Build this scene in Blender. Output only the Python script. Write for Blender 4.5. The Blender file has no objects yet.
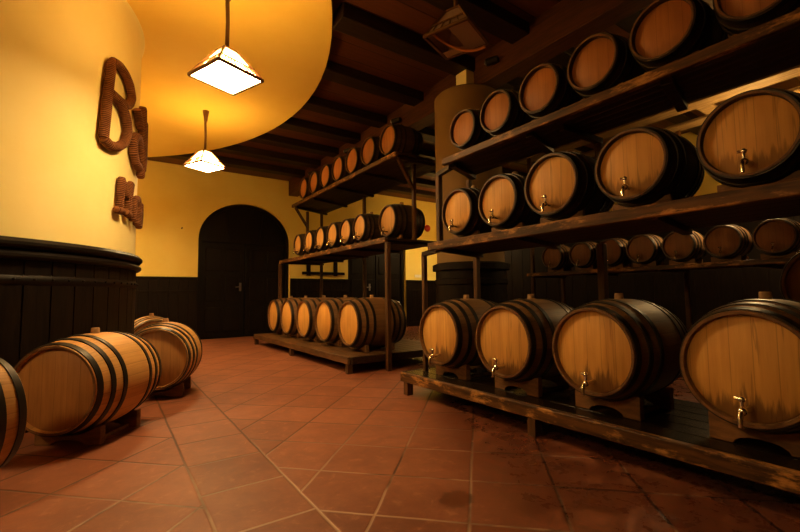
import bpy, bmesh, math, random
from math import pi, sin, cos, sqrt, atan2, radians
from mathutils import Vector, Matrix
random.seed(7)
S = 0.85                     # authoring units (camera height = 1) to metres, applied to every top-level object at the end
SC = bpy.context.scene
COL = SC.collection

# ------------------------------------------------------------------ nodes
class NT:
    def __init__(self, name):
        self.m = bpy.data.materials.new(name); self.m.use_nodes = True
        self.t = self.m.node_tree; self.t.nodes.clear()
        self.out = self.t.nodes.new('ShaderNodeOutputMaterial')
        self.b = self.t.nodes.new('ShaderNodeBsdfPrincipled')
        self.t.links.new(self.b.outputs[0], self.out.inputs[0])
    def n(self, kind, **kw):
        x = self.t.nodes.new(kind)
        for k, v in kw.items(): setattr(x, k, v)
        return x
    def put(self, sock, v):
        if hasattr(v, 'is_linked') or isinstance(v, bpy.types.NodeSocket): self.t.links.new(v, sock)
        else:
            if sock.type == 'RGBA' and len(v) == 3: v = (*v, 1)
            sock.default_value = v
    def math(self, op, a, b=0.0, c=None):
        x = self.n('ShaderNodeMath', operation=op)
        self.put(x.inputs[0], a); self.put(x.inputs[1], b)
        if c is not None: self.put(x.inputs[2], c)
        return x.outputs[0]
    def mix(self, f, a, b, blend='MIX'):
        x = self.n('ShaderNodeMix', data_type='RGBA', blend_type=blend)
        self.put(x.inputs[0], f); self.put(x.inputs[6], a); self.put(x.inputs[7], b)
        return x.outputs[2]
    def coord(self, which='Object'):
        return self.n('ShaderNodeTexCoord').outputs[which]
    def xyz(self, v):
        x = self.n('ShaderNodeSeparateXYZ'); self.put(x.inputs[0], v); return x.outputs
    def vec(self, x, y, z):
        c = self.n('ShaderNodeCombineXYZ')
        for i, q in enumerate((x, y, z)): self.put(c.inputs[i], q)
        return c.outputs[0]
    def mapv(self, v, scale=(1, 1, 1), loc=(0, 0, 0)):
        x = self.n('ShaderNodeMapping'); self.put(x.inputs[0], v); self.put(x.inputs[3], scale); self.put(x.inputs[1], loc)
        return x.outputs[0]
    def noise(self, v, scale=5.0, detail=4.0, rough=.55, dist=0.0):
        x = self.n('ShaderNodeTexNoise'); self.put(x.inputs['Vector'], v)
        x.inputs['Scale'].default_value = scale; x.inputs['Detail'].default_value = detail
        x.inputs['Roughness'].default_value = rough; x.inputs['Distortion'].default_value = dist
        return x.outputs[0]
    def white(self, v, dim='3D'):
        x = self.n('ShaderNodeTexWhiteNoise', noise_dimensions=dim)
        self.put(x.inputs['W'] if dim == '1D' else x.inputs['Vector'], v); return x.outputs[0]
    def ramp(self, f, stops):
        x = self.n('ShaderNodeValToRGB'); self.put(x.inputs[0], f)
        e = x.color_ramp.elements
        while len(e) < len(stops): e.new(.5)
        for q, (p, c) in zip(e, stops): q.position = p; q.color = (*c, 1) if len(c) == 3 else c
        return x.outputs[0]
    def step(self, f, lo, hi, a=0.0, b=1.0):
        x = self.n('ShaderNodeMapRange'); x.interpolation_type = 'SMOOTHSTEP'
        for i, q in enumerate((f, lo, hi, a, b)): self.put(x.inputs[i], q)
        return x.outputs[0]
    def bump(self, h, strength=.3, dist=.01):
        x = self.n('ShaderNodeBump'); x.inputs['Strength'].default_value = strength; x.inputs['Distance'].default_value = dist
        self.put(x.inputs['Height'], h); self.t.links.new(x.outputs[0], self.b.inputs['Normal'])
    def rnd(self):
        return self.n('ShaderNodeObjectInfo').outputs['Random']
    def fin(self, col=None, rough=None, metal=None, spec=None):
        if col is not None: self.put(self.b.inputs['Base Color'], col)
        if rough is not None: self.put(self.b.inputs['Roughness'], rough)
        if metal is not None: self.put(self.b.inputs['Metallic'], metal)
        if spec is not None: self.put(self.b.inputs['Specular IOR Level'], spec)
        return self.m

def plain(name, col, rough=.5, metal=0.0, var=.0, spec=.5):
    k = NT(name)
    if var:
        c = k.noise(k.coord(), 9, 4)
        col = k.mix(k.step(c, .3, .7), tuple(q * (1 - var) for q in col), col)
    return k.fin(col, rough, metal, spec)

def wood(name, dark, light, stretch=(1, 12, 12), scale=3.0, rough=.55, wear=None, wear_amt=.5, spec=.4):
    k = NT(name); co = k.coord(); r = k.rnd()
    sh = k.vec(k.math('MULTIPLY', r, 31.0), k.math('MULTIPLY', r, 17.0), k.math('MULTIPLY', r, 11.0))
    a = k.n('ShaderNodeVectorMath', operation='ADD'); k.put(a.inputs[0], k.mapv(co, stretch)); k.put(a.inputs[1], sh)
    n = k.noise(a.outputs[0], scale, 6, .6, .4)
    col = k.mix(k.step(n, .3, .7), dark, light)
    if wear:
        w = k.noise(k.mapv(co, tuple(sqrt(s) * 1.4 for s in stretch)), 3.1, 5, .7)
        col = k.mix(k.step(w, wear_amt, wear_amt + .16), col, wear)
    k.bump(n, .25, .006)
    return k.fin(col, rough, spec=spec)

def stave_mat(name, dark, light, n_staves, lowdirt=.5, rough=.55):
    """barrel body: staves run along local X, one colour step per stave, fine seams"""
    k = NT(name); co = k.coord(); x, y, z = k.xyz(co)[:3]; r = k.rnd()
    ang = k.math('ARCTAN2', y, z)
    t = k.math('ADD', k.math('MULTIPLY', ang, n_staves / (2 * pi)), 100.0)
    cell = k.math('FLOOR', t); fr = k.math('FRACT', t)
    seam = k.math('MINIMUM', fr, k.math('SUBTRACT', 1.0, fr))
    v = k.white(k.vec(cell, k.math('MULTIPLY', r, 50.0), 0.0))
    g = k.noise(k.vec(k.math('MULTIPLY', x, 2.0), k.math('MULTIPLY', t, 3.5), k.math('MULTIPLY', r, 40.0)), 1.6, 5, .65)
    f = k.math('ADD', k.math('MULTIPLY', v, .45), k.math('MULTIPLY', k.step(g, .25, .75), .55))
    col = k.mix(f, dark, light)
    bl = k.noise(k.mapv(co, (1, 1, 1)), 4.0, 4, .6)
    col = k.mix(k.math('MULTIPLY', k.step(bl, .48, .75), lowdirt), col, tuple(q * .45 for q in dark))
    col = k.mix(k.step(seam, .010, .035, .40, 0.0), col, tuple(q * .25 for q in dark))
    k.bump(k.math('ADD', k.step(seam, 0.0, .06), k.math('MULTIPLY', g, .2)), .2, .003)
    return k.fin(col, rough, spec=.35)

def head_mat(name, dark, light, planks, rad, dirt=.5, rough=.55, dirtcol=(.10, .045, .018), chalk=0.0):
    """barrel head: upright boards with vertical grain, seams, drip streaks"""
    k = NT(name); co = k.coord(); x, y, z = k.xyz(co)[:3]; r = k.rnd()
    off = k.math('MULTIPLY', r, 3.0)
    t = k.math('ADD', k.math('MULTIPLY', y, planks / (2 * rad)), k.math('ADD', off, 50.0))
    cell = k.math('FLOOR', t); fr = k.math('FRACT', t)
    seam = k.math('MINIMUM', fr, k.math('SUBTRACT', 1.0, fr))
    v = k.white(k.vec(cell, k.math('MULTIPLY', r, 90.0), 3.0))
    g = k.noise(k.vec(k.math('MULTIPLY', y, 26.0), k.math('MULTIPLY', z, 1.6), k.math('MULTIPLY', r, 60.0)), 1.3, 5, .6, .3)
    big = k.noise(k.vec(k.math('MULTIPLY', y, 4.0), k.math('MULTIPLY', z, 2.0), k.math('MULTIPLY', r, 77.0)), 1.5, 3, .5)
    f = k.math('ADD', k.math('MULTIPLY', v, .35), k.math('ADD', k.math('MULTIPLY', k.step(g, .25, .75), .4), k.math('MULTIPLY', k.step(big, .3, .7), .25)))
    col = k.mix(f, dark, light)
    # drip streaks hanging from the seams and a dirty tide line at the bottom of the head
    st = k.noise(k.vec(k.math('MULTIPLY', y, 34.0), k.math('MULTIPLY', z, 3.0), k.math('MULTIPLY', r, 33.0)), 1.0, 4, .6)
    low = k.math('ADD', k.math('DIVIDE', z, rad), k.math('MULTIPLY', k.math('SUBTRACT', st, .5), 1.3))
    col = k.mix(k.math('MULTIPLY', k.step(low, -.70, -.42, 1.0, 0.0), dirt), col, dirtcol)
    ln = k.step(k.math('ABSOLUTE', k.math('SUBTRACT', k.noise(k.vec(k.math('MULTIPLY', y, 22.0), k.math('MULTIPLY', z, 1.2), k.math('MULTIPLY', r, 11.0)), 1.0, 3, .5), .62)), .0, .035, 1.0, 0.0)
    col = k.mix(k.math('MULTIPLY', ln, dirt * .55), col, dirtcol)
    col = k.mix(k.step(seam, .006, .028, .42, 0.0), col, tuple(q * .3 for q in dark))
    k.bump(k.math('ADD', k.step(seam, 0.0, .05), k.math('MULTIPLY', g, .25)), .15, .003)
    return k.fin(col, rough, spec=.35)

def plaster(name, a, b, rough=.75):
    k = NT(name); co = k.coord()
    n = k.noise(co, 1.1, 5, .6); m = k.noise(co, 22, 3, .6)
    col = k.mix(k.step(n, .3, .7), a, b)
    k.bump(k.math('ADD', k.math('MULTIPLY', n, .5), k.math('MULTIPLY', m, .25)), .12, .01)
    return k.fin(col, rough, spec=.25)

def glow(name, col, strength, base=(.8, .7, .5)):
    k = NT(name)
    k.put(k.b.inputs['Emission Color'], col); k.b.inputs['Emission Strength'].default_value = strength
    return k.fin(base, .5)

M = {}
M['head_big'] = head_mat('oak_head', (.46, .21, .045), (.76, .42, .108), 6, .28, .75)
M['head_keg'] = head_mat('oak_head_small', (.50, .235, .055), (.78, .43, .12), 5, .2, .55)
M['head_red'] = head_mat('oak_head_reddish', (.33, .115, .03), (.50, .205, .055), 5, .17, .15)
M['head_shaded'] = head_mat('oak_head_shaded', (.20, .075, .022), (.32, .13, .04), 5, .17, .3)  # rear heads: shade behind the right rack put into the wood colour
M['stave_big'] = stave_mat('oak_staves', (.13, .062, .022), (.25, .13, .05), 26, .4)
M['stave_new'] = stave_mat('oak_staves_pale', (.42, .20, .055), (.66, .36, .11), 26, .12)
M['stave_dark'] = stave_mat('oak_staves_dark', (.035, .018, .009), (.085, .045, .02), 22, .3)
M['rim'] = wood('oak_chime', (.09, .040, .015), (.20, .095, .036), (3, 3, 3), 5, .55)
M['hoop'] = plain('iron_hoop', (.030, .024, .020), .42, .55, .3)
M['tap'] = plain('tap_metal', (.80, .76, .68), .18, 1.0)
M['tap_dark'] = plain('tap_handle_metal', (.16, .13, .10), .35, .8)
M['bung'] = wood('bung_wood', (.26, .14, .055), (.40, .23, .10), (4, 4, 4), 6, .7)
M['plank'] = wood('rear_plank_wood', (.16, .10, .045), (.30, .20, .09), (8, 1, 8), 4, .6)
M['cradle'] = wood('cradle_wood', (.11, .047, .014), (.23, .10, .031), (8, 2, 8), 4, .6)
M['rack'] = wood('rack_wood', (.014, .007, .0035), (.040, .019, .008), (10, 1, 10), 3, .5, (.12, .052, .016), .62, .25)
M['edge'] = wood('rack_edge_worn', (.028, .012, .004), (.13, .054, .015), (10, .9, 10), 3, .5, (.48, .225, .06), .50, .25)
M['post'] = wood('rack_post_wood', (.045, .020, .008), (.12, .052, .018), (10, 10, 1), 3, .5, (.24, .105, .034), .60, .25)
M['deck'] = wood('rack_deck_wet', (.006, .0035, .002), (.018, .009, .004), (6, 1, 6), 3, .27, (.06, .028, .010), .66, .25)
M['deck_left'] = wood('rack_deck_brown', (.06, .029, .011), (.15, .072, .026), (6, 1, 6), 3, .45, None, .6, .3)
M['wainscot'] = wood('wainscot_wood', (.005, .0028, .002), (.012, .0065, .004), (10, 10, 1), 3, .5, spec=.12)
M['door'] = wood('door_wood', (.0035, .002, .0014), (.0085, .0048, .003), (10, 10, 1), 3, .45, spec=.16)
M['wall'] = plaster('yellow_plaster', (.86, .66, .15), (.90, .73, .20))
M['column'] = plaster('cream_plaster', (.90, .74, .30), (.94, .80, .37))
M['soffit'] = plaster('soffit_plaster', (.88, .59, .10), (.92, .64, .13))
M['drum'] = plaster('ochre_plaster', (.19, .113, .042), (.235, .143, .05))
M['rope'] = None
M['iron'] = plain('dark_iron', (.03, .022, .018), .45, .6, .2)
M['lampframe'] = plain('lamp_frame_wood', (.16, .07, .025), .45, 0, .3)
M['white'] = plain('white_plastic', (.8, .74, .6), .4)
M['red'] = plain('red_enamel', (.45, .03, .02), .35)
M['chrome'] = plain('brushed_steel', (.6, .56, .5), .3, 1.0)

def plank_mat(name, dark, light, w, axis=0, rough=.5):
    """boards side by side: width w along one axis, grain along the other"""
    k = NT(name); co = k.coord(); q = k.xyz(co); t = k.math('ADD', k.math('DIVIDE', q[axis], w), 200.0)
    cell = k.math('FLOOR', t); fr = k.math('FRACT', t); seam = k.math('MINIMUM', fr, k.math('SUBTRACT', 1.0, fr))
    v = k.white(k.vec(cell, 1.0, 2.0))
    sc = [14, 14, 14]; sc[1 - axis] = 1.2
    g = k.noise(k.mapv(co, tuple(sc)), 1.6, 5, .6, .4)
    col = k.mix(k.math('ADD', k.math('MULTIPLY', v, .5), k.math('MULTIPLY', k.step(g, .3, .7), .5)), dark, light)
    col = k.mix(k.step(seam, .01, .035, .8, 0.0), col, tuple(c * .25 for c in dark))
    k.bump(k.math('ADD', k.step(seam, 0.0, .05), k.math('MULTIPLY', g, .2)), .3, .006)
    return k.fin(col, rough, spec=.3)
M['ceil'] = plank_mat('ceiling_boards', (.075, .022, .008), (.125, .040, .014), .32, 1)
M['beam'] = wood('beam_wood', (.010, .004, .0025), (.024, .010, .005), (1, 10, 10), 3, .55, spec=.25)
M['girder'] = wood('girder_wood', (.058, .017, .007), (.105, .031, .012), (10, 1, 10), 3, .55, spec=.25)

def rope_mat():
    k = NT('rope_wrap'); co = k.coord('UV'); x, y, z = k.xyz(co)[:3]
    n = k.noise(k.coord(), 14, 4, .6)
    s = k.math('SINE', k.math('ADD', k.math('MULTIPLY', x, 2 * pi * 55), k.math('MULTIPLY', n, 3.0)))
    col = k.mix(k.step(k.math('ADD', k.math('MULTIPLY', s, .25), n), .2, .8), (.075, .024, .009), (.26, .098, .032))
    k.bump(s, .6, .008)
    return k.fin(col, .8, spec=.15)
M['rope'] = rope_mat()

def tile_floor():
    k = NT('terracotta_tiles'); co = k.coord(); x, y, z = k.xyz(co)[:3]
    T = .428; q = 1 / sqrt(2)
    wob = k.math('MULTIPLY', k.math('SUBTRACT', k.noise(co, 3.0, 2), .5), .012)
    d = k.math('ADD', k.math('MULTIPLY', k.math('SUBTRACT', x, y), q), wob)
    e = k.math('SUBTRACT', k.math('MULTIPLY', k.math('ADD', x, y), q), wob)
    left = k.math('LESS_THAN', x, .61)
    band = k.math('MULTIPLY', k.math('GREATER_THAN', x, .397), k.math('LESS_THAN', x, .828))
    def sel(f, a, b):  # f ? b : a
        return k.math('ADD', a, k.math('MULTIPLY', f, k.math('SUBTRACT', b, a)))
    u = sel(left, k.math('ADD', k.math('DIVIDE', k.math('ADD', d, .06), T), 200.0), k.math('ADD', k.math('DIVIDE', k.math('ADD', d, 1.33), T), 300.0))
    v = sel(left, k.math('ADD', k.math('DIVIDE', k.math('SUBTRACT', e, 1.93), T), 200.0), k.math('ADD', k.math('DIVIDE', k.math('SUBTRACT', e, 1.86), T), 300.0))
    bu = k.math('DIVIDE', k.math('SUBTRACT', k.math('ADD', x, wob), .397), .431)
    bv = k.math('ADD', k.math('DIVIDE', k.math('SUBTRACT', k.math('ADD', y, wob), 1.925), .447), 500.0)
    u = sel(band, u, bu); v = sel(band, v, bv)
    def edge(t):
        f = k.math('FRACT', t); return k.math('MINIMUM', f, k.math('SUBTRACT', 1.0, f))
    dl = k.math('MULTIPLY', k.math('MINIMUM', edge(u), edge(v)), T)
    # field edge along the band
    db = k.math('MINIMUM', k.math('ABSOLUTE', k.math('SUBTRACT', k.math('ADD', x, wob), .397)), k.math('ABSOLUTE', k.math('SUBTRACT', k.math('ADD', x, wob), .828)))
    dl = k.math('MINIMUM', dl, db)
    cell = k.vec(k.math('FLOOR', u), k.math('FLOOR', v), 0.0)
    rv = k.white(cell)
    n1 = k.noise(co, 2.3, 6, .65, .3); n2 = k.noise(co, 11, 5, .7, .5); n3 = k.noise(co, .8, 3, .5)
    f = k.math('ADD', k.math('MULTIPLY', rv, .35), k.math('ADD', k.math('MULTIPLY', k.step(n1, .35, .65), .4), k.math('MULTIPLY', k.step(n2, .35, .65), .25)))
    col = k.mix(f, (.165, .052, .026), (.35, .128, .066))
    col = k.mix(k.math('MULTIPLY', k.step(n2, .56, .70), .38), col, (.44, .20, .115))
    # wet, stained tiles by the right-hand platform, widened to paint in the dim corner
    damp_shade = k.math('MULTIPLY', k.step(k.math('ADD', x, k.math('MULTIPLY', y, -.55)), .45, 1.05), k.step(k.math('ADD', k.math('MULTIPLY', n1, .6), k.math('MULTIPLY', k.noise(co, 5.5, 5, .6, .8), .6)), .44, .60))
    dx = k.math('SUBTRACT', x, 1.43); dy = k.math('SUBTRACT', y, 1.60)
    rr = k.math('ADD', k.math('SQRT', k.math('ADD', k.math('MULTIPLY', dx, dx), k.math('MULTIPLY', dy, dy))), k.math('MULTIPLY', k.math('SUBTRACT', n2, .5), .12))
    damp_shade = k.math('MAXIMUM', damp_shade, k.step(rr, .07, .10, .8, 0.0))
    col = k.mix(k.math('MULTIPLY', damp_shade, .74), col, (.070, .018, .009))
    gn = k.noise(co, 1.7, 3, .6)
    near = k.math('MULTIPLY', k.step(y, 1.9, 3.3, 1.0, 0.0), k.math('SUBTRACT', 1.0, damp_shade))
    gcol = k.mix(k.math('MULTIPLY', near, k.step(gn, .30, .5)), k.mix(damp_shade, (.055, .022, .012), (.012, .005, .004)), (.46, .30, .21))
    grout = k.step(dl, .004, .0095, 1.0, 0.0)
    col = k.mix(k.math('MULTIPLY', grout, .85), col, gcol)
    rough = k.math('ADD', k.math('SUBTRACT', .50, k.math('MULTIPLY', damp_shade, .22)), k.math('MULTIPLY', k.math('SUBTRACT', n2, .5), .25))
    k.bump(k.math('ADD', k.step(dl, .0, .014), k.math('ADD', k.math('MULTIPLY', n2, .22), k.math('MULTIPLY', rv, .15))), .35, .006)
    return k.fin(col, rough, spec=.4)
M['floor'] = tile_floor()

# ------------------------------------------------------------------ geometry
def link(name, bm, mat, parent=None, smooth=True, bevel=0.0, angle=40):
    bmesh.ops.recalc_face_normals(bm, faces=bm.faces)
    me = bpy.data.meshes.new(name); bm.to_mesh(me); bm.free()
    if mat is not None: me.materials.append(mat)
    o = bpy.data.objects.new(name, me); COL.objects.link(o)
    if parent is not None: o.parent = parent
    if smooth:
        for p in me.polygons: p.use_smooth = True
        me.set_sharp_from_angle(angle=radians(angle))
    if bevel:
        m = o.modifiers.new('bevel', 'BEVEL'); m.width = bevel; m.segments = 2; m.limit_method = 'ANGLE'; m.angle_limit = radians(50)
    return o
def box(bm, lo, hi):
    v = [bm.verts.new((x, y, z)) for z in (lo[2], hi[2]) for y in (lo[1], hi[1]) for x in (lo[0], hi[0])]
    for f in ((0, 2, 3, 1), (4, 5, 7, 6), (0, 1, 5, 4), (2, 6, 7, 3), (0, 4, 6, 2), (1, 3, 7, 5)): bm.faces.new([v[i] for i in f])
def prism(bm, pts, axis, a, b):
    """polygon pts (2-D) pushed along an axis from a to b"""
    def P(p, t):
        return {'x': (t, p[0], p[1]), 'y': (p[0], t, p[1]), 'z': (p[0], p[1], t)}[axis]
    A = [bm.verts.new(P(p, a)) for p in pts]; B = [bm.verts.new(P(p, b)) for p in pts]
    n = len(pts)
    bm.faces.new(A); bm.faces.new(list(reversed(B)))
    for i in range(n): bm.faces.new((A[i], A[(i + 1) % n], B[(i + 1) % n], B[i]))
def bar(bm, p, q, w, h=None, up=(0, 0, 1)):
    p, q = Vector(p), Vector(q); h = h or w; d = (q - p).normalized(); up = Vector(up)
    if abs(d.dot(up)) > .98: up = Vector((1, 0, 0))
    s = d.cross(up).normalized() * w / 2; u = s.cross(d).normalized() * h / 2
    r = [[bm.verts.new(c + a * s + b * u) for a, b in ((-1, -1), (1, -1), (1, 1), (-1, 1))] for c in (p, q)]
    bm.faces.new(r[0]); bm.faces.new(list(reversed(r[1])))
    for i in range(4): bm.faces.new((r[0][i], r[0][(i + 1) % 4], r[1][(i + 1) % 4], r[1][i]))
def lathe(bm, prof, axis='z', n=48, close=False, c=(0, 0, 0)):
    """prof: (radius, height) pairs turned about an axis through c"""
    rings = []
    for r, h in prof:
        ring = []
        for i in range(n):
            a = 2 * pi * i / n; p, q = r * cos(a), r * sin(a)
            co = {'z': (p, q, h), 'x': (h, p, q), 'y': (p, h, q)}[axis]
            ring.append(bm.verts.new((co[0] + c[0], co[1] + c[1], co[2] + c[2])))
            if r < 1e-6: break
        rings.append(ring)
    k = len(rings)
    for j in range(k if close else k - 1):
        A, B = rings[j], rings[(j + 1) % k]
        for i in range(n):
            i2 = (i + 1) % n
            if len(A) == 1 and len(B) == 1: break
            if len(A) == 1: bm.faces.new((A[0], B[i2], B[i]))
            elif len(B) == 1: bm.faces.new((A[i], A[i2], B[0]))
            else: bm.faces.new((A[i], A[i2], B[i2], B[i]))
def tube(bm, pts, r, n=10, closed=False, uv=None):
    pts = [Vector(p) for p in pts]; m = len(pts); rad = r if isinstance(r, (list, tuple)) else [r] * m
    rings = []; prev = None; L = 0
    lens = [0]
    for i in range(1, m): L += (pts[i] - pts[i - 1]).length; lens.append(L)
    for i, p in enumerate(pts):
        if closed: d = pts[(i + 1) % m] - pts[i - 1]
        else: d = pts[min(i + 1, m - 1)] - pts[max(i - 1, 0)]
        d.normalize()
        if prev is None: u = d.orthogonal().normalized()
        else: u = (prev - d * prev.dot(d)).normalized()
        prev = u; w = d.cross(u)
        rings.append([bm.verts.new(p + rad[i] * (cos(2 * pi * k / n) * u + sin(2 * pi * k / n) * w)) for k in range(n)])
    lay = bm.loops.layers.uv.verify() if uv else None
    for j in range(m if closed else m - 1):
        A, B = rings[j], rings[(j + 1) % m]
        for k in range(n):
            f = bm.faces.new((A[k], A[(k + 1) % n], B[(k + 1) % n], B[k]))
            if lay is not None:
                for lp, t in zip(f.loops, (lens[j], lens[j], lens[min(j + 1, m - 1)], lens[min(j + 1, m - 1)])): lp[lay].uv = (t, k / n)
    if not closed:
        bm.faces.new(list(reversed(rings[0]))); bm.faces.new(rings[-1])
def ball(bm, c, r, sx=1, sy=1, sz=1, seg=12):
    bmesh.ops.create_uvsphere(bm, u_segments=seg, v_segments=seg // 2 + 2, radius=r, matrix=Matrix.Translation(c) @ Matrix.Diagonal((sx, sy, sz, 1)))

def root(name, loc, label, cat, group=None, rz=0.0):
    o = bpy.data.objects.new(name, None); COL.objects.link(o)
    o.empty_display_size = .1; o.location = loc; o.rotation_euler = (0, 0, rz)
    o['label'] = label; o['category'] = cat
    if group: o['group'] = group
    return o
def tag(o, label, cat, group=None):
    o['label'] = label; o['category'] = cat
    if group: o['group'] = group
    return o
def struct(name, bm, mat, parent=None, **kw):
    o = link(name, bm, mat, parent, **kw)
    if parent is None: o['kind'] = 'structure'
    return o
def copy_tree(src):
    """a copy of a thing, its parts and their sub-parts, sharing mesh data"""
    r = src.copy(); COL.objects.link(r)
    for ch in list(src.children):
        c = ch.copy(); COL.objects.link(c); c.parent = r
        for g in list(ch.children):
            d = g.copy(); COL.objects.link(d); d.parent = c
    return r

# ------------------------------------------------------------------ the room
XL, XR, YN, YB, ZC = -8.0, 9.3, -4.0, 11.0, 4.15
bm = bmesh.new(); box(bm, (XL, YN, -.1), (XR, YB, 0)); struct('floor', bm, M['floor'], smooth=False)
bm = bmesh.new(); box(bm, (XL, YN, ZC), (XR, YB, ZC + .1)); struct('ceiling', bm, M['ceil'], smooth=False)
bm = bmesh.new(); box(bm, (XL - .2, YN, -.1), (XL, YB, ZC + .1)); struct('wall_left', bm, M['wall'], smooth=False)
bm = bmesh.new(); box(bm, (XR, YN, -.1), (XR + .2, YB, ZC + .1)); struct('wall_right', bm, M['wall'], smooth=False)
bm = bmesh.new(); box(bm, (XL - .2, YN - .2, -.1), (XR + .2, YN, ZC + .1)); struct('wall_front', bm, M['drum'], smooth=False)

DOORS = [(1.685, 3.955), (5.71, 7.79)]; SPRING, RISE = 2.42, .97
def arch_pts(x0, x1, n=28, grow=0.0):
    c, w = (x0 + x1) / 2, (x1 - x0) / 2 + grow
    return [(c - w * cos(pi * i / n), SPRING + (RISE + grow) * sin(pi * i / n)) for i in range(n + 1)]
bm = bmesh.new()
edges = [XL - .2] + [v for d in DOORS for v in d] + [XR + .2]
for i in range(0, len(edges), 2): box(bm, (edges[i], YB, -.1), (edges[i + 1], YB + .3, ZC + .1))
for x0, x1 in DOORS:
    a = arch_pts(x0, x1)
    for (xa, za), (xb, zb) in zip(a, a[1:]):
        prism(bm, [(xa, za), (xb, zb), (xb, ZC + .1), (xa, ZC + .1)], 'y', YB, YB + .3)
    bmesh.ops.remove_doubles(bm, verts=bm.verts, dist=1e-5)
struct('wall_back', bm, M['wall'], smooth=False)

def wain(x0, x1, name):
    bm = bmesh.new(); h = 1.44
    n = max(1, round((x1 - x0) / .2)); w = (x1 - x0) / n
    for i in range(n): box(bm, (x0 + i * w + .004, YB - .03, 0), (x0 + (i + 1) * w - .004, YB, h))
    box(bm, (x0, YB - .02, 0), (x1, YB, h))
    box(bm, (x0, YB - .055, h), (x1, YB, h + .045))
    box(bm, (x0, YB - .042, 1.12), (x1, YB, 1.17)); box(bm, (x0, YB - .045, 0), (x1, YB, .14))
    struct(name, bm, M['wainscot'], bevel=.006)
bm = bmesh.new()  # added dark boarding, raised to blacken the gaps behind the racks
for i in range(40): box(bm, (XR - .04, YN + i * .372 + .005, 0), (XR, YN + (i + 1) * .372 - .005, 2.30))
box(bm, (XR - .03, YN, 0), (XR, YB - .06, 2.29)); box(bm, (XR - .07, YN, 2.30), (XR, YB - .06, 2.36)); struct('trim_added_dark', bm, M['wainscot'], bevel=.006)
wain(XL, DOORS[0][0] - .002, 'trim_1'); wain(DOORS[0][1] + .002, DOORS[1][0] - .002, 'trim_2'); wain(DOORS[1][1] + .002, XR, 'trim_3')

def door(idx, x0, x1, hx):
    r = bpy.data.objects.new('door_%d' % idx, None); COL.objects.link(r); r['kind'] = 'structure'
    c = (x0 + x1) / 2; r.location = (c, YB + .16, 0); w = (x1 - x0) / 2
    bm = bmesh.new()
    out = [(px - c, pz) for px, pz in arch_pts(x0 + .003, x1 - .003)]; inn = [(px - c, pz) for px, pz in arch_pts(x0 + .09, x1 - .09)]
    inn = [(px, SPRING + (pz - SPRING) * .92) for px, pz in inn]
    out = [(-w + .003, 0)] + out + [(w - .003, 0)]; inn = [(-w + .09, 0)] + inn + [(w - .09, 0)]
    for i in range(len(out) - 1): prism(bm, [out[i], out[i + 1], inn[i + 1], inn[i]], 'y', -.05, .06)
    bmesh.ops.remove_doubles(bm, verts=bm.verts, dist=1e-5)
    link('door_frame', bm, M['door'], r, smooth=False)
    bm = bmesh.new(); pts = [(px - c, pz) for px, pz in arch_pts(x0 + .05, x1 - .05)]
    pts = [(px, SPRING + (pz - SPRING) * .95) for px, pz in pts]
    prism(bm, pts, 'y', .02, .05)
    box(bm, (-w + .09, -.03, SPRING - .05), (w - .09, .05, SPRING + .04))
    for k in (-.33, .33): bar(bm, (k * w, .0, SPRING), (k * w * 1.25, .0, SPRING + RISE * .8), .05, .04)
    link('fanlight', bm, M['door'], r, smooth=False)
    for s in (-1, 1):
        bm = bmesh.new(); a, b = sorted((s * .012, s * (w - .09)))
        box(bm, (a, 0, .01), (b, .05, SPRING - .05))
        lw = b - a
        for z0, z1 in ((.15, .75), (.9, 1.5), (1.65, SPRING - .2)):
            for q0, q1 in ((.10, .46), (.54, .90)):
                box(bm, (a + q0 * lw, -.018, z0), (a + q1 * lw, .01, z1))
        lf = link('door_leaf', bm, M['door'], r, bevel=.012)
        if (hx - c) * s >= 0:
            bm = bmesh.new(); box(bm, (hx - c - .025, -.035, 1.15), (hx - c + .025, -.012, 1.36))
            tube(bm, [(hx - c, -.03, 1.26), (hx - c, -.085, 1.26), (hx - c - .02, -.09, 1.26), (hx - c - .13, -.09, 1.25)], .014, 8)
            link('door_handle', bm, M['chrome'], lf)
door(1, *DOORS[0], 2.70); door(2, *DOORS[1], 6.52)

# joists across the ceiling, the long girder over the racks
SX, SY, SR = -2.822, 6.261, 5.228     # the round plaster soffit
for yj in (-2.5, -1.55, -.6, .35, 1.3, 2.2, 3.1, 3.98, 5.1, 6.15, 7.1, 8.05, 9.0, 9.95):
    e = [SX + sqrt(max(0, SR ** 2 - (q - SY) ** 2)) for q in (yj - .13, yj + .13)]
    x0 = min(e) - .1 if abs(yj - SY) < SR - .2 else XL
    bm = bmesh.new(); box(bm, (x0 if yj != 3.98 else max(e) + .004, yj - .13, ZC - (.14 if yj != 3.98 else .175)), (XR, yj + .13, ZC)); struct('ceiling_beam', bm, M['beam'], bevel=.01)
bm = bmesh.new(); box(bm, (3.9, YN, 3.74), (4.16, YB, ZC - .0)); struct('girder_beam', bm, M['girder'], bevel=.01)

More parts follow.
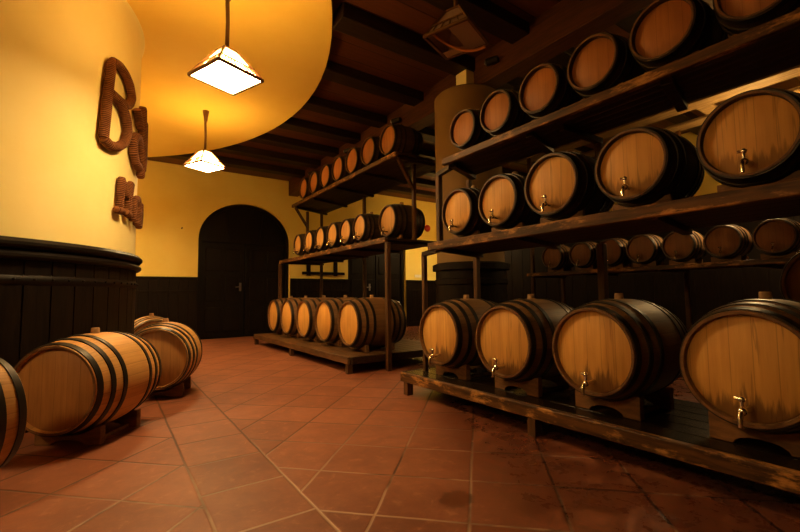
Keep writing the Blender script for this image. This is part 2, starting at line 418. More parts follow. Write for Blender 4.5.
# round plaster soffit and the big drum column that carries it
CX, CY, CR = -1.66, 5.73, 1.87; ZS = 4.0
bm = bmesh.new(); N = 96; lo = []; hi = []
for i in range(N):
    a = 2 * pi * i / N; x = SX + SR * cos(a); y = min(SY + SR * sin(a), YB - .002); x = max(x, XL + .002)
    lo.append(bm.verts.new((x, y, ZS))); hi.append(bm.verts.new((x, y, ZC)))
bm.faces.new(list(reversed(lo)))
for i in range(N): bm.faces.new((lo[i], lo[(i + 1) % N], hi[(i + 1) % N], hi[i]))
struct('ceiling_soffit', bm, M['soffit'], smooth=False)
bm = bmesh.new()
prof = [(CR, 1.3), (CR, ZS - .16)] + [(CR + .03 * (1 - cos(t)), ZS - .16 + .16 * sin(t)) for t in [pi / 2 * i / 10 for i in range(1, 11)]]
lathe(bm, prof, n=128, c=(CX, CY, 0)); struct('column', bm, M['column'])
bm = bmesh.new(); nb = 60
lathe(bm, [(CR + .006, 0), (CR + .006, 1.40)], n=nb * 2, c=(CX, CY, 0))
for i in range(nb):
    a0, a1 = 2 * pi * (i + .03) / nb, 2 * pi * (i + .97) / nb; r0, r1 = CR + .002, CR + .016
    prism(bm, [(CX + r * cos(a), CY + r * sin(a)) for r, a in ((r0, a0), (r1, a0), (r1, a1), (r0, a1))], 'z', 0, 1.36)
struct('trim_4', bm, M['wainscot'], smooth=False)
bm = bmesh.new()
def ring(z0, z1, r):
    h = z1 - z0
    lathe(bm, [(CR + .005, z0), (r - .02, z0), (r, z0 + .3 * h), (r, z0 + .6 * h), (r - .03, z1), (CR + .005, z1)], n=128, close=True, c=(CX, CY, 0))
ring(1.385, 1.46, CR + .075); ring(1.30, 1.365, CR + .065); ring(1.10, 1.20, CR + .03)
for i in range(90):
    a = 2 * pi * i / 90; ball(bm, (CX + (CR + .032) * cos(a), CY + (CR + .032) * sin(a), 1.15), .012, seg=8)
struct('trim_5', bm, plain('hoop_trim', (.008, .005, .004), .5, 0, .2, .15))

# second, smaller drum with a square pier up to the girder, behind the racks
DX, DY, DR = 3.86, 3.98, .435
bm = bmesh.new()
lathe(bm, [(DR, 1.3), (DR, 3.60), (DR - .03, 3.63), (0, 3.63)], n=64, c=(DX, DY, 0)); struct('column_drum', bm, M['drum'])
bm = bmesh.new(); lathe(bm, [(DR + .02, 0), (DR + .02, 1.30), (DR + .06, 1.31), (DR + .06, 1.38), (DR + .01, 1.40)], n=64, c=(DX, DY, 0))
lathe(bm, [(DR + .02, 1.12), (DR + .035, 1.13), (DR + .035, 1.19), (DR + .02, 1.20)], n=64, c=(DX, DY, 0)); struct('trim_6', bm, M['wainscot'])
bm = bmesh.new(); box(bm, (DX - .1, DY - .1, 3.63), (DX + .1, DY + .1, 3.97)); struct('column_pier', bm, M['column'], bevel=.008)

# ------------------------------------------------------------------ barrels
def make_barrel(rh, rb, L, head, stave, hoops, tap=False, bung=True, planks=6, rim='rim'):
    """lies along local X, front head at -L/2; origin on the underside of the bilge"""
    r = root('oak_barrel', (0, 0, 0), 'barrel', 'barrel')
    def rad(t): return rh + (rb - rh) * (1 - abs(2 * t - 1) ** 2.2)
    off = Vector((0, 0, rb))
    def add(name, bm, mat, parent, shift=True, **kw):
        o = link(name, bm, mat, parent, **kw)
        if shift: o.location = off
        return o
    bm = bmesh.new(); n = 24
    prof = [(rad(i / n), -L / 2 + L * i / n) for i in range(n + 1)]
    inner = rh - (.016 if rh > .25 else .012); dep = .026
    lathe(bm, [(inner - .004, -L / 2 + dep + .012), (inner, -L / 2)] + prof + [(inner, L / 2), (inner - .004, L / 2 - dep - .012)], 'x', 52)
    body = add('staves', bm, stave, r, angle=55)
    bm = bmesh.new(); lathe(bm, [(inner + .0005, -L / 2 - .001), (rh - .001, -L / 2 - .001), (rh - .001, -L / 2 - .004), (inner + .0005, -L / 2 - .004)], 'x', 52, close=True)
    add('chime', bm, M[rim], r)
    for nm, s in (('front_head', -1), ('back_head', 1)):
        bm = bmesh.new(); xo, xi = s * (L / 2 - dep), s * (L / 2 - dep - .02)
        lathe(bm, [(0, xo), (inner - .01, xo), (inner - .001, xo - s * .006), (inner - .001, xi), (0, xi)], 'x', 52)
        add(nm, bm, head, r, angle=60)
    for t, w in hoops:
        bm = bmesh.new(); t0, t1 = t - w / 2, t + w / 2; e = .007
        ts = [t0 + (t1 - t0) * i / 3 for i in range(4)]
        lathe(bm, [(rad(q) + e, -L / 2 + L * q) for q in ts] + [(rad(q) - .002, -L / 2 + L * q) for q in reversed(ts)], 'x', 52, close=True)
        add('hoop', bm, M['hoop'], r)
    if bung:
        bm = bmesh.new(); lathe(bm, [(0, rb - .005), (.030, rb - .005), (.027, rb + .034), (.024, rb + .038), (0, rb + .038)], 'z', 18); add('bung', bm, M['bung'], r)
    if tap:
        bm = bmesh.new(); k = rh / .277; x0 = -L / 2 + dep; zt = -.70 * rh
        s = .55 + .45 * k
        tube(bm, [(x0 + .003, 0, zt), (x0 - .075 * s, 0, zt + .002)], [.020 * s, .013 * s], 12)
        ball(bm, (x0 - .085 * s, 0, zt + .002), .021 * s)
        tube(bm, [(x0 - .085 * s, 0, zt), (x0 - .112 * s, 0, zt - .006 * s), (x0 - .124 * s, 0, zt - .028 * s), (x0 - .126 * s, 0, zt - .066 * s)], [.013 * s, .013 * s, .012 * s, .010 * s], 10)
        tube(bm, [(x0 - .085 * s, 0, zt + .015 * s), (x0 - .087 * s, 0, zt + .052 * s)], .009 * s, 8)
        tp = add('tap', bm, M['tap'], r)
        bm = bmesh.new(); ball(bm, (x0 - .087 * s, 0, zt + .058 * s), .016 * s)
        tube(bm, [(x0 - .087 * s, -.017 * s, zt + .058 * s), (x0 - .087 * s, .028 * s, zt + .061 * s)], [.006 * s, .009 * s], 8)
        link('tap_handle', bm, M['tap'], tp)
    r['_rb'] = rb; r['_L'] = L
    return r

def make_cradle(rh, rb, L, gap):
    """two saddles and two rails; origin on the shelf under the barrel's middle"""
    r = root('barrel_cradle', (0, 0, 0), 'cradle', 'cradle')
    zc = gap + rb; t, th = (.235, .027) if rb > .3 else (.26, .016)
    rad = lambda t: rh + (rb - rh) * (1 - abs(2 * t - 1) ** 2.2)
    for s in (-1, 1):
        xs = s * (.5 - t) * L; R = rad(t + th / L) + .006; am = radians(35)
        top = [(R * sin(-am + 2 * am * i / 14), zc - R * cos(-am + 2 * am * i / 14)) for i in range(15)]
        w = top[-1][0] + .03
        pts = [(-w, top[0][1]), *top, (w, top[-1][1]), (w, 0)]
        nt = min(.62 * gap + .012, max(.006, (zc - R) * .55)); nw = w * .52
        pts += [(nw * cos(pi * i / 8), nt * sin(pi * i / 8)) for i in range(9)] + [(-w, 0)]
        bm = bmesh.new(); prism(bm, pts, 'x', xs - th, xs + th)
        link('saddle', bm, M['cradle'], r, smooth=False, bevel=.004)
    w = .44 * rb; link_r = (.5 - t) * L - th
    for s in (-1, 1):
        bm = bmesh.new(); box(bm, (-link_r, s * w - .016, .004), (link_r, s * w + .016, .026 if gap > .03 else .016))
        link('rail', bm, M['cradle'], r, smooth=False)
    return r

big_h = [(.035, .05), (.165, .045), (.30, .045), (.70, .045), (.835, .045), (.965, .05)]
keg_h = [(.04, .07), (.19, .055), (.33, .055), (.67, .055), (.81, .055), (.96, .07)]
def hide(src):   # keeps a kind's pattern out of the scene once its copies exist
    for c in list(src.children):
        for g in list(c.children): bpy.data.objects.remove(g)
        bpy.data.objects.remove(c)
    bpy.data.objects.remove(src)
KIND = {}
def kind(key, rh, rb, L, gap, **kw):
    KIND[key] = (make_barrel(rh, rb, L, **kw), make_cradle(rh, rb, L, gap), rb, L, gap, [True])
kind('low_right', .277, .332, .76, .079, head=M['head_big'], stave=M['stave_big'], hoops=big_h, tap=True)
M['head_clean'] = head_mat('oak_head_clean', (.54, .25, .05), (.86, .47, .115), 6, .31, .12)
kind('low_left', .31, .365, .80, .03, head=M['head_clean'], stave=M['stave_big'], hoops=big_h)
M['head_floor'] = head_mat('oak_head_floor_shaded', (.26, .115, .034), (.46, .22, .065), 7, .29, .25)  # shade on the floor barrel heads put into a darker wood colour
kind('floor', .29, .342, .76, .06, head=M['head_floor'], stave=M['stave_new'], hoops=big_h)
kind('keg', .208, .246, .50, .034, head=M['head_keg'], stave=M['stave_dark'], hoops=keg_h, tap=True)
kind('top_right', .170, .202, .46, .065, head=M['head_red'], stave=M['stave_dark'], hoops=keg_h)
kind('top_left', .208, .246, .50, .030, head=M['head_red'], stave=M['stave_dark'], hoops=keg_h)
kind('rear', .196, .232, .48, .034, head=M['head_shaded'], stave=M['stave_big'], hoops=keg_h, tap=True)
kind('rear_low', .277, .332, .76, .079, head=M['head_shaded'], stave=M['stave_big'], hoops=big_h)

def place(key, x, y, zs, label, group, clabel, rz=0.0, scale=1.0, at_head=True, used={}):
    b, c, rb, L, gap, first = KIND[key]
    if first[0]: first[0] = False
    else: b, c = copy_tree(b), copy_tree(c)
    cx = x + cos(rz) * L * scale / 2 if at_head else x; cy = y + sin(rz) * L * scale / 2 if at_head else y
    for o, z in ((b, zs + gap * scale), (c, zs + .0005)):
        o.location = (cx, cy, z); o.rotation_euler = (0, 0, rz); o.scale = (scale,) * 3
    tag(b, label, 'barrel', group); tag(c, clabel, 'cradle', group.replace('barrels', 'cradles').replace('kegs', 'cradles'))
    b.name = 'oak_barrel' if rb > .3 else 'oak_keg'
    return b
ORD = ['first', 'second', 'third', 'fourth', 'fifth', 'sixth', 'seventh', 'eighth']

# right rack ------------------------------------------------------------
PZ, MZ, TZ = .217, 1.488, 2.237
adj = ['farthest', 'second', 'third', 'nearest']
for i, y in enumerate((3.072, 2.29, 1.546, .752)):
    w = ['first and farthest', 'second', 'third', 'nearest and largest looking'][i]
    place('low_right', 2.53, y, PZ, 'large tapped oak barrel on the low right platform, %s in its row' % w, 'large barrels on the right platform',
          'wooden cradle on the right platform under the %s large tapped barrel' % ORD[i])
for i, y in enumerate((2.78, 2.30, 1.802, 1.249, .683, .13)):
    w = ORD[i]
    place('keg', 2.53, y, MZ, 'oak keg with chrome tap on the right rack middle shelf, %s from the far end' % w, 'tapped kegs on the right middle shelf',
          'small cradle on the right middle shelf under the %s keg' % w, scale=[.93, .95, 1.02, 1.0, .99, 1.0][i])
for i, y in enumerate((2.684, 2.291, 1.872, 1.456, 1.036, .605)):
    w = ORD[i]
    place('top_right', 2.53, y, TZ, 'reddish oak keg without tap on the right rack top shelf, %s from far end' % w, 'kegs on the right top shelf',
          'small cradle on the right top shelf under the %s keg' % w, scale=[.92, .95, .99, 1.0, 1.0, 1.0][i])
# left rack -------------------------------------------------------------
for i, y in enumerate((5.32, 6.16, 7.0, 7.86, 8.66)):
    w = ORD[i]
    place('low_left', 2.75, y, .215, 'oak barrel with bright head on the low left platform, %s from its near end' % w, 'barrels on the left platform',
          'cradle on the left platform under the %s barrel from the near end' % w)
place('keg', 3.29, 5.11, 1.791, 'larger tapped oak keg at the near end of the left rack middle shelf', 'tapped kegs on the left middle shelf', 'cradle under the larger keg at the left middle shelf near end', scale=1.07)
for i, y in enumerate((5.615, 6.085, 6.58, 7.10, 7.634, 8.21)):
    w = ORD[i + 1]
    place('keg', 3.10, y, 1.791, 'small tapped oak keg on the left rack middle shelf, %s from the near end' % w, 'tapped kegs on the left middle shelf',
          'small cradle on the left middle shelf under the %s keg' % w, scale=.92 if i < 2 else .95)
for i, y in enumerate((4.90, 5.46, 5.99, 6.52, 7.04, 7.57, 8.10)):
    w = ORD[i]
    place('top_left', 3.17, y, 2.946, 'reddish oak keg on the left rack top shelf, %s from near end' % w, 'kegs on the left top shelf',
          'small cradle on the left top shelf under the %s keg' % w, scale=.98)
# rear row seen under the right middle shelf -----------------------------
for i, y in enumerate((4.50, 3.96, 3.48, 3.01, 2.52, 2.02, 1.515)):
    w = ORD[i]
    place('rear', 6.3, y, 1.375, 'shadowed keg on the rear rack behind the right rack, %s from the far end' % w, 'kegs on the rear rack',
          'cradle on the rear rack under the %s shadowed keg' % w, scale=.98)
place('rear_low', 4.0, .66, .63, 'dark barrel on a stand behind the nearest large barrel, at the right edge', 'barrels behind the right rack', 'cradle under the dark barrel behind the nearest large barrel')
# barrels on the floor around the big column -------------------------------
def on_floor(x, y, h, label, cl):
    place('floor', x, y, 0.0, label, 'barrels on the floor round the column', cl, rz=pi / 2 - h)
on_floor(-.305, 3.594, .593, 'pale oak barrel lying on the tiles beside the column, head and side in full view', 'cradle on the tiles under the barrel in full view')
on_floor(.367, 4.742, .306, 'pale oak barrel on the floor behind the fully visible one, half hidden by it', 'cradle under the half hidden floor barrel')
on_floor(.50, 6.62, -.05, 'farthest floor barrel by the column, only its top showing', 'cradle under the farthest floor barrel')
on_floor(-1.112, 2.648, .90, 'floor barrel cut off by the left edge of the picture', 'cradle under the floor barrel cut off at the left edge')

# ------------------------------------------------------------------ racks
def platform(label, x0, x1, y0, y1, z, legs, deck, cell=.16, edge='edge', th=.09):
    r = root('barrel_platform', (x0, (y0 + y1) / 2, 0), label, 'platform'); ox, oy = x0, (y0 + y1) / 2
    bm = bmesh.new(); n = round((x1 - x0 - .05) / cell); w = (x1 - x0 - .05) / n
    for i in range(n): box(bm, (.05 + i * w + .003, y0 - oy, z - .035), (.05 + (i + 1) * w - .003, y1 - oy, z))
    for k in range(5):
        yk = y0 - oy + .08 + (y1 - y0 - .16) * k / 4; box(bm, (.055, yk - .03, z - th + .005), (x1 - x0 - .02, yk + .03, z - .036))
    link('deck', bm, deck, r, bevel=.004)
    bm = bmesh.new(); box(bm, (0, y0 - oy, z - th), (.049, y1 - oy, z + .002)); link('front_board', bm, M[edge], r, bevel=.008)
    bm = bmesh.new(); box(bm, (.05, y1 - oy + .001, z - th), (x1 - x0, y1 - oy + .035, z + .002)); link('end_board', bm, M['rack'], r, bevel=.006)
    bm = bmesh.new(); box(bm, (.05, y0 - oy - .035, z - th), (x1 - x0, y0 - oy - .001, z + .002)); link('end_board', bm, M['rack'], r, bevel=.006)
    for lx, ly in legs:
        bm = bmesh.new(); box(bm, (lx - ox - .035, ly - oy - .035, 0), (lx - ox + .035, ly - oy + .035, z - th)); link('leg', bm, M['post'], r, bevel=.005)
    return r
platform('long low dark wet platform under the four large tapped barrels', 2.45, 3.45, -.75, 3.58, PZ,
         [(2.495, 3.50), (2.495, 1.97), (2.495, .45), (2.495, -.6), (3.4, 3.5), (3.4, 1.97), (3.4, .45), (3.4, -.6)], M['deck'])
platform('long low brown platform under the left barrels near the arched door', 2.5, 4.3, 4.84, 9.12, .215,
         [(2.545, 4.88), (2.545, 6.95), (2.545, 9.05), (4.2, 4.88), (4.2, 6.95), (4.2, 9.05)], M['deck_left'], edge='deck_left')

def shelf(r, o, quad, z, th, boards=6):
    """quad: front-near, front-far, back-far, back-near in plan"""
    fn, ff, bf, bn = [Vector((*q, 0)) for q in quad]; o = Vector(o)
    bm = bmesh.new()
    for i in range(boards):
        a, b = (i + .02) / boards, (i + .98) / boards
        pts = [fn.lerp(bn, a) - o, fn.lerp(bn, b) - o, ff.lerp(bf, b) - o, ff.lerp(bf, a) - o]
        prism(bm, [(p.x, p.y) for p in pts], 'z', z - o.z - .035, z - o.z)
    for k in (.02, .25, .5, .75, .98):
        p, q = fn.lerp(ff, k) - o, bn.lerp(bf, k) - o; zz = z - o.z - .036 - .02
        d = (q - p).normalized() * .03
        bar(bm, (p.x + d.x, p.y + d.y, zz), (q.x, q.y, zz), .06, .04)
    s = link('shelf', bm, M['rack'], r, bevel=.003)
    bm = bmesh.new(); n = Vector((-.045, 0, 0)); a, b = fn - o, ff - o
    prism(bm, [(a.x - .045, a.y), (a.x - .001, a.y), (b.x - .001, b.y), (b.x - .045, b.y)], 'z', z - o.z - th, z - o.z + .003)
    link('front_board', bm, M['edge'], s, bevel=.007)
def post(r, o, x, y, z0, z1, w=.055):
    bm = bmesh.new(); box(bm, (x - o[0] - w / 2, y - o[1] - w / 2, z0 - o[2]), (x - o[0] + w / 2, y - o[1] + w / 2, z1 - o[2])); link('post', bm, M['post'], r, bevel=.005)

o = (2.95, 1.2, 0); r = root('barrel_rack', o, 'tall dark right-hand rack of two long shelves with tapped kegs and top kegs', 'rack')
shelf(r, o, [(2.495, -.85), (2.495, 3.10), (3.42, 3.44), (3.42, -.85)], MZ, .072)
shelf(r, o, [(2.495, -.85), (2.495, 2.87), (2.99, 3.09), (2.99, -.85)], TZ, .058)
def bracket(a, b, w=.045):
    bm = bmesh.new(); bar(bm, [a[i] - o[i] for i in range(3)], [b[i] - o[i] for i in range(3)], w, w); link('bracket', bm, M['rack'], r, bevel=.003)
post(r, o, 2.69, 3.46, .219, MZ - .062, .045); bracket((2.56, 3.08, MZ - .062), (2.69, 3.47, MZ - .062))
post(r, o, 2.61, 3.105, MZ + .001, TZ - .06, .05); bracket((2.55, 2.86, TZ - .062), (2.61, 3.12, TZ - .062))
post(r, o, 3.36, 3.37, .219, MZ - .077); post(r, o, 2.965, 3.055, MZ + .001, TZ - .077, .045)
post(r, o, 3.365, 1.915, .219, MZ - .077, .06); post(r, o, 3.08, 1.735, MZ + .001, TZ - .08, .05); bracket((2.6, 1.735, TZ - .06), (3.1, 1.735, TZ - .06))
post(r, o, 3.365, .36, .219, MZ - .077, .06); post(r, o, 3.08, .41, MZ + .001, TZ - .08, .05); bracket((2.6, .41, TZ - .06), (3.1, .41, TZ - .06))
post(r, o, 2.525, -.45, .219, MZ - .077, .06); post(r, o, 2.525, -.45, MZ + .001, TZ - .077, .06)

o = (3.5, 6.8, 0); r = root('barrel_rack', o, 'left-hand rack of two long braced shelves in front of the yellow back wall', 'rack')
shelf(r, o, [(3.075, 4.76), (3.075, 9.12), (4.05, 9.12), (4.05, 4.76)], 1.79, .072)
shelf(r, o, [(3.145, 4.58), (3.145, 8.55), (4.05, 8.95), (4.05, 4.58)], 2.945, .065)
post(r, o, 3.06, 4.735, .001, 1.79 - .074, .062); post(r, o, 3.04, 9.075, .219, 1.79 - .074, .06)
post(r, o, 4.0, 4.755, .001, 2.945 - .04, .06)
post(r, o, 3.95, 8.92, .219, 2.945 - .04, .055); post(r, o, 3.95, 6.93, .219, 2.945 - .04, .055)
post(r, o, 3.57, 4.81, 1.791, 2.945 - .04, .05); post(r, o, 3.59, 8.88, 1.791, 2.945 - .04, .055)
for a, b in (((3.17, 4.64, 2.88), (3.56, 4.80, 2.52)), ((3.17, 8.50, 2.88), (3.58, 8.86, 2.55))):
    bm = bmesh.new(); bar(bm, [a[i] - o[i] for i in range(3)], [b[i] - o[i] for i in range(3)], .045, .045); link('brace', bm, M['post'], r, bevel=.004)

o = (6.7, 3.0, 0); r = root('barrel_rack', o, 'rear rack in deep shadow behind the right-hand rack, holding seven kegs', 'rack')
shelf(r, o, [(6.3, .6), (6.3, 5.0), (7.3, 5.0), (7.3, .6)], 1.372, .06)
for bx, wd in ((6.45, .26), (7.15, .26)):
    bm = bmesh.new(); box(bm, (bx - wd / 2 - o[0], .3 - o[1], 3.52), (bx + wd / 2 - o[0], 5.2 - o[1], 3.56)); link('top_plank', bm, M['plank'], r, bevel=.004)
for by in (2.25, 4.4):
    bm = bmesh.new(); box(bm, (6.30 - o[0], by - .09 - o[1], 3.561), (7.3 - o[0], by + .09 - o[1], 3.6)); link('cross_plank', bm, M['plank'], r, bevel=.004)
for px, py in ((6.36, .66), (6.36, 4.94), (7.26, .66), (7.26, 4.94), (7.26, 2.8)): post(r, o, px, py, .001, 3.52, .06)

o = (4.38, .66, 0); r = root('barrel_stand', o, 'dark wooden stand behind the nearest large barrel', 'stand')
bm = bmesh.new(); box(bm, (-.42, -.3, .59), (.42, .3, .63)); link('stand_top', bm, M['rack'], r, bevel=.004)
for a in (-.38, .38):
    for b in (-.26, .26):
        bm = bmesh.new(); box(bm, (a - .03, b - .03, .001), (a + .03, b + .03, .59)); link('leg', bm, M['rack'], r, bevel=.004)

# ------------------------------------------------------------------ lamps
LAMP_BOTTOM = glow('lamp_diffuser_lit', (1.0, .65, .27), 105.0)
LAMP_STRONG = glow('lamp_diffuser_bright', (1.0, .65, .27), 105.0)
LAMP_SIDE = glow('lamp_panel_lit', (1.0, .56, .155), 43.0)
GLASS_OFF = plain('lamp_glass_off', (.45, .33, .29), .3, .2, 0)
def lamp(x, y, z, label, rz, side=.445, top=.13, h=.24, lit=True, zt=ZS, rose=.17, group='square pendant lamps'):
    r = root('pendant_lamp', (x, y, z), label, 'lamp', group, rz); a, b = side / 2, top / 2
    bm = bmesh.new(); q = [(-a, -a), (a, -a), (a, a), (-a, a)]
    for i in range(4):
        p, n = q[i], q[(i + 1) % 4]
        bar(bm, (*p, 0), (*n, 0), .022, .022)
        bar(bm, (*p, 0), (p[0] * b / a, p[1] * b / a, h), .02, .02)
        bar(bm, (p[0] * b / a, p[1] * b / a, h), (n[0] * b / a, n[1] * b / a, h), .014, .014)
    box(bm, (-b, -b, h), (b, b, h + .012))
    link('frame', bm, M['lampframe'], r, smooth=False)
    for i in range(4):
        p, n = q[i], q[(i + 1) % 4]; k = .965
        bm = bmesh.new()
        P = [Vector((p[0] * k, p[1] * k, .012)), Vector((n[0] * k, n[1] * k, .012)), Vector((n[0] * b / a * k, n[1] * b / a * k, h - .008)), Vector((p[0] * b / a * k, p[1] * b / a * k, h - .008))]
        nn = (P[1] - P[0]).cross(P[3] - P[0]).normalized() * .006
        v0 = [bm.verts.new(v) for v in P]; v1 = [bm.verts.new(v - nn) for v in P]
        bm.faces.new(v0); bm.faces.new(list(reversed(v1)))
        for j in range(4): bm.faces.new((v0[j], v0[(j + 1) % 4], v1[(j + 1) % 4], v1[j]))
        s = link('side_panel', bm, LAMP_SIDE if lit else GLASS_OFF, r, smooth=False)
        bm = bmesh.new()
        for t in (.12, .2, .28, .36, .64, .72, .8, .88) if lit else (.2, .4, .6, .8):
            A, B = P[0].lerp(P[1], t) + nn * 1.5, P[3].lerp(P[2], t) + nn * 1.5; C2 = A.lerp(B, .34)
            bar(bm, A, C2, .010, .010)
        bar(bm, P[0].lerp(P[3], .34) + nn * 1.5, P[1].lerp(P[2], .34) + nn * 1.5, .011, .011)
        link('slats', bm, M['lampframe'], s, smooth=False)
    bm = bmesh.new(); c = a - .012; box(bm, (-c, -c, -.004), (c, c, .002))
    if lit: link('diffuser', bm, LAMP_STRONG if x < -2 else LAMP_BOTTOM, r, smooth=False)
    else:
        bm.free(); bm = bmesh.new()
        prism(bm, [(-c, -c), (c, -c), (c, c), (.1, c), (.1, -.02), (-c, -.02)], 'z', -.004, .002)
        link('glass_plate', bm, GLASS_OFF, r, smooth=False)
        bm = bmesh.new(); tube(bm, [(-.16 + .30 * sin(t), .15 - .30 * (1 - cos(t)), -.012 + .05 * cos(2 * t)) for t in [pi * .55 * i / 14 for i in range(15)]], .013, 8)
        link('reflection_strip', bm, plain('reflection_orange', (.65, .32, .12), .3, 1.0), r)  # orange reflection in the glass, built as an added strip
        bm = bmesh.new(); lathe(bm, [(0, h - .03), (.03, h - .03), (.028, .08), (.016, .05), (0, .05)], n=16); link('bulb', bm, M['white'], r)
    L = zt - z
    bm = bmesh.new(); tube(bm, [(0, 0, h + .01), (0.004, 0, h + (L - h) * .35), (-.004, .003, h + (L - h) * .7), (0, 0, L - .12)], [.019, .017, .02, .022], 10)
    link('stem', bm, M['lampframe'], r)
    bm = bmesh.new(); lathe(bm, [(0, L - rose), (.027, L - rose), (.034, L - rose * .6), (.05, L - .012), (.05, L - .001), (0, L - .001)], n=24); link('ceiling_rose', bm, M['lampframe'], r)
    return r
lamp(.79, 3.865, 2.965, 'lit square glass pendant lamp, the nearer and larger-looking of the two lit ones', radians(22), rose=.30)
lamp(1.165, 7.17, 3.085, 'lit square glass pendant lamp farther off, hanging towards the arched door', radians(26))
lamp(-2.6, 1.45, 2.95, 'lit square pendant lamp outside the picture to the left', radians(-20))
lamp(-.75, 9.3, 2.95, 'lit square pendant lamp hidden behind the big column', radians(-60))
lamp(2.34, 2.52, 3.15, 'unlit square pendant lamp in front of the dark girder', radians(21), side=.40, lit=False, zt=ZC - .0)
lamp(8.3, 9.3, 3.0, 'lit square pendant lamp hidden behind the small ochre drum column', radians(10), zt=ZC)
lamp(6.9, 1.75, 2.95, 'lit square pendant lamp hidden behind the nearest keg on the right middle shelf', radians(10), zt=ZC)

# spotlights clipped to the girder
for i, (y, w) in enumerate(((3.48, 'nearest the small drum column'), (5.62, 'above the near end of the left rack'), (7.35, 'above the middle of the left rack'), (9.2, 'above the far end of the left rack'))):
    r = root('spotlight', (3.899, y, 3.92), 'small black spotlight clipped to the girder %s' % w, 'spotlight', 'spotlights on the girder')
    bm = bmesh.new(); box(bm, (-.03, -.05, -.03), (-.001, .05, .03)); link('bracket', bm, M['iron'], r, bevel=.004)
    bm = bmesh.new(); tube(bm, [(-.03, 0, 0), (-.07, 0, -.01)], .012, 8)
    tube(bm, [(-.05, -.07, -.01), (-.08, .0, -.015), (-.11, .06, -.02)], [.036, .045, .048], 14); link('spot_body', bm, M['iron'], r)
    bm = bmesh.new(); ball(bm, (-.114, .068, -.02), .036, 1, .5, 1); link('spot_lens', bm, plain('spot_glass', (.7, .68, .6), .08, .6), r)

# ------------------------------------------------------------------ rope letters on the column
def letter(name, strokes, label, r=.044, group='rope letters on the column'):
    """strokes in (angle in degrees, z) on the column's face"""
    strokes = [[(a + (1.6 if z > 2.25 else 1.3), 2.83 + (z - 2.83) * .955 if z > 2.25 else z + .01) for a, z in q] for q in strokes]
    th0 = sum(p[0] for s in strokes for p in s) / sum(len(s) for s in strokes); z0 = min(p[1] for s in strokes for p in s)
    o = Vector((CX + (CR + .004) * cos(radians(th0)), CY + (CR + .004) * sin(radians(th0)), z0))
    bm = bmesh.new()
    for s in strokes:
        pts = []
        for a, b in zip(s, s[1:]):
            for k in range(8): pts.append((a[0] + (b[0] - a[0]) * k / 8, a[1] + (b[1] - a[1]) * k / 8))
        pts.append(s[-1])
        for _ in range(3): pts = [pts[0]] + [((p[0] + 2 * q[0] + n[0]) / 4, (p[1] + 2 * q[1] + n[1]) / 4) for p, q, n in zip(pts, pts[1:], pts[2:])] + [pts[-1]]
        R = CR + r + .006
        P = [Vector((CX + R * cos(radians(a)), CY + R * sin(radians(a)), z)) - o for a, z in pts]
        tube(bm, P, [r * .8] + [r] * (len(P) - 2) + [r * .8], 12, uv=True)
    x = link(name, bm, M['rope'], None, angle=70); x.location = o; tag(x, label, 'letter', group)
letter('rope_letter', [[(-35.4, 3.25), (-36.2, 3.01), (-37.1, 2.61), (-37.5, 2.44)], [(-35.4, 3.25), (-32.5, 3.27), (-29.2, 3.24), (-26.2, 3.17), (-24.6, 3.06), (-26.2, 2.95), (-30, 2.91), (-36.3, 2.93)],
        [(-33.0, 2.92), (-30, 2.88), (-27.4, 2.79), (-26.2, 2.66), (-28, 2.52), (-31.6, 2.43), (-35.0, 2.405), (-37.5, 2.44)]],
       'big rope-wrapped brown letter B on the cream column')
letter('rope_letter', [[(-20.2, 3.0), (-17.9, 2.93), (-15.2, 2.84)], [(-15.5, 2.62), (-18, 2.71), (-20.8, 2.69), (-22.3, 2.60), (-21.6, 2.48), (-19.4, 2.40), (-15.6, 2.38)]],
       'rope-wrapped letter of the upper line just right of the B')
letter('rope_letter', [[(-12.9, 3.14), (-11.8, 2.9), (-11.6, 2.65), (-12, 2.47), (-13, 2.30)], [(-8.5, 3.02), (-7.5, 2.8), (-7.8, 2.55), (-10.5, 2.40)]], 'tall rope-wrapped letter of the upper line at the edge of the column')
letter('rope_letter', [[(-28.2, 2.17), (-28.5, 2.04), (-28.8, 1.86)], [(-30.6, 1.84), (-27.0, 1.84)], [(-28.2, 2.15), (-25.2, 2.0), (-22.2, 2.17)], [(-22.2, 2.17), (-23.2, 2.03), (-23.8, 1.84)], [(-25.2, 1.85), (-22.2, 1.83)]],
       'rope-wrapped letter M starting the lower line on the column', r=.038)
letter('rope_letter', [[(-18.4, 2.02), (-19.4, 1.92), (-19.6, 1.79)], [(-18.4, 2.0), (-15.8, 2.06), (-13.9, 2.0), (-14.2, 1.88), (-14.8, 1.77)], [(-10.5, 2.04), (-10.3, 1.9), (-11.8, 1.76)]], 'small rope-wrapped letter of the lower line after the M', r=.038)

# ------------------------------------------------------------------ small things
o = (4.9, YB - .001, 1.63); r = root('wall_rail', o, 'dark wooden hanging rail with two uprights on the yellow wall under the left rack', 'rail')
bm = bmesh.new(); box(bm, (-.62, -.09, -.03), (.66, -.03, .045)); link('rail_board', bm, M['wainscot'], r, bevel=.006)
for px in (-.42, .40):
    bm = bmesh.new(); box(bm, (px - .06, -.029, -.06), (px + .06, 0, .62)); link('upright', bm, M['wainscot'], r, bevel=.006)
r = root('wall_socket', (8.27, YB - .001, 1.62), 'white double socket plate on the bright wall patch between the racks', 'socket')
bm = bmesh.new(); box(bm, (-.13, -.02, -.045), (.13, 0, .045)); link('plate', bm, M['white'], r, bevel=.006)
for s in (-.06, .06):
    bm = bmesh.new(); lathe(bm, [(0, -.024), (.03, -.024), (.034, -.0205)], 'y', 18, c=(s, 0, 0)); link('outlet', bm, M['white'], r)
r = root('wall_mounted_bell', (8.70, YB - .001, 3.24), 'round red alarm bell high on the back wall between the racks', 'bell')
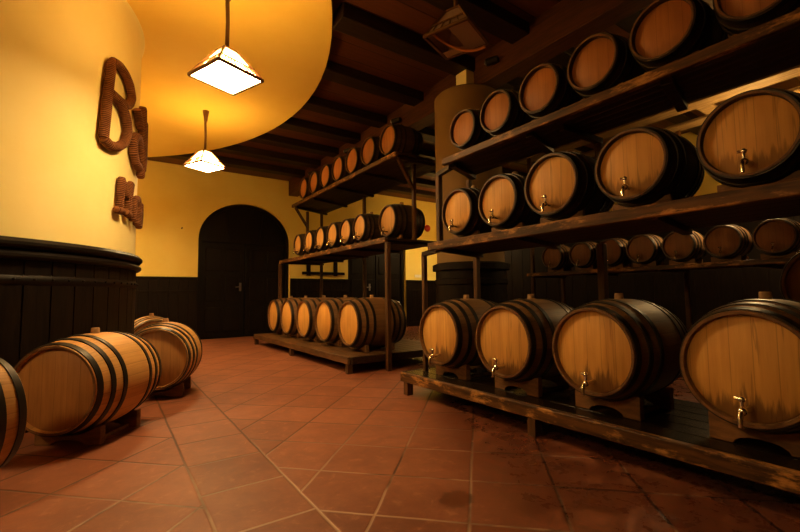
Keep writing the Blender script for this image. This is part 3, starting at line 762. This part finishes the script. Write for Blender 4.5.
bm = bmesh.new(); lathe(bm, [(.0, -.08), (.05, -.078), (.09, -.06), (.11, -.03), (.115, -.012)], 'y', 28); link('gong', bm, M['red'], r)
bm = bmesh.new(); lathe(bm, [(0, -.012), (.12, -.012), (.12, 0), (0, 0)], 'y', 28); link('back_plate', bm, M['red'], r)
bm = bmesh.new(); tube(bm, [(0, 0, 0), (0, -.06, 0), (0, -.07, .02)], .012, 8)
x = link('wall_hook', bm, M['iron']); x.location = (1.32, YB, 2.63); tag(x, 'small dark hook on the yellow wall left of the arched door', 'hook')
r = root('metal_stool', (5.15, 5.9, 0), 'slim grey metal stool standing behind the two racks', 'stool')
bm = bmesh.new(); lathe(bm, [(0, .84), (.14, .84), (.15, .85), (.15, .87), (.13, .88), (0, .88)], n=24); link('seat', bm, M['chrome'], r)
for i in range(4):
    a = pi / 4 + i * pi / 2; bm = bmesh.new(); tube(bm, [(.1 * cos(a), .1 * sin(a), .84), (.18 * cos(a), .18 * sin(a), .001)], .014, 8); link('leg', bm, M['chrome'], r)
bm = bmesh.new(); tube(bm, [(.148 * cos(2 * pi * i / 20), .148 * sin(2 * pi * i / 20), .33) for i in range(20)], .009, 8, closed=True); link('foot_ring', bm, M['chrome'], r)

# ------------------------------------------------------------------ scale to metres, camera, world
for ob in list(bpy.data.objects):
    if ob.parent is None:
        ob.location = ob.location * S; ob.scale = ob.scale * S
for ob in bpy.data.objects:
    for key in ('_rb', '_L'):
        if key in ob: del ob[key]
cam = bpy.data.cameras.new('camera'); co = bpy.data.objects.new('camera', cam); COL.objects.link(co)
F, YAW, PITCH, ROLL = 418.82, .6027, .0697, -.0109
cam.sensor_width = 36; cam.lens = 36 * F / 800; cam.clip_start = .05; cam.clip_end = 100
fw = Vector((sin(YAW) * cos(PITCH), cos(YAW) * cos(PITCH), sin(PITCH))); rt = Vector((cos(YAW), -sin(YAW), 0)); up = rt.cross(fw)
rt, up = rt * cos(ROLL) + up * sin(ROLL), up * cos(ROLL) - rt * sin(ROLL)
m = Matrix((rt, up, -fw)).transposed().to_4x4(); m.translation = (0, 0, S)
co.matrix_world = m; SC.camera = co
w = bpy.data.worlds.new('world'); SC.world = w; w.use_nodes = True
bg = w.node_tree.nodes['Background']; bg.inputs[0].default_value = (.02, .012, .006, 1); bg.inputs[1].default_value = .1
SC.view_settings.view_transform = 'Standard'; SC.view_settings.look = 'None'; SC.view_settings.gamma = 1
SC.view_settings.use_curve_mapping = False; SC.view_settings.exposure = 0.27
SC.cycles.use_denoising = True; SC.cycles.max_bounces = 8; SC.cycles.diffuse_bounces = 5
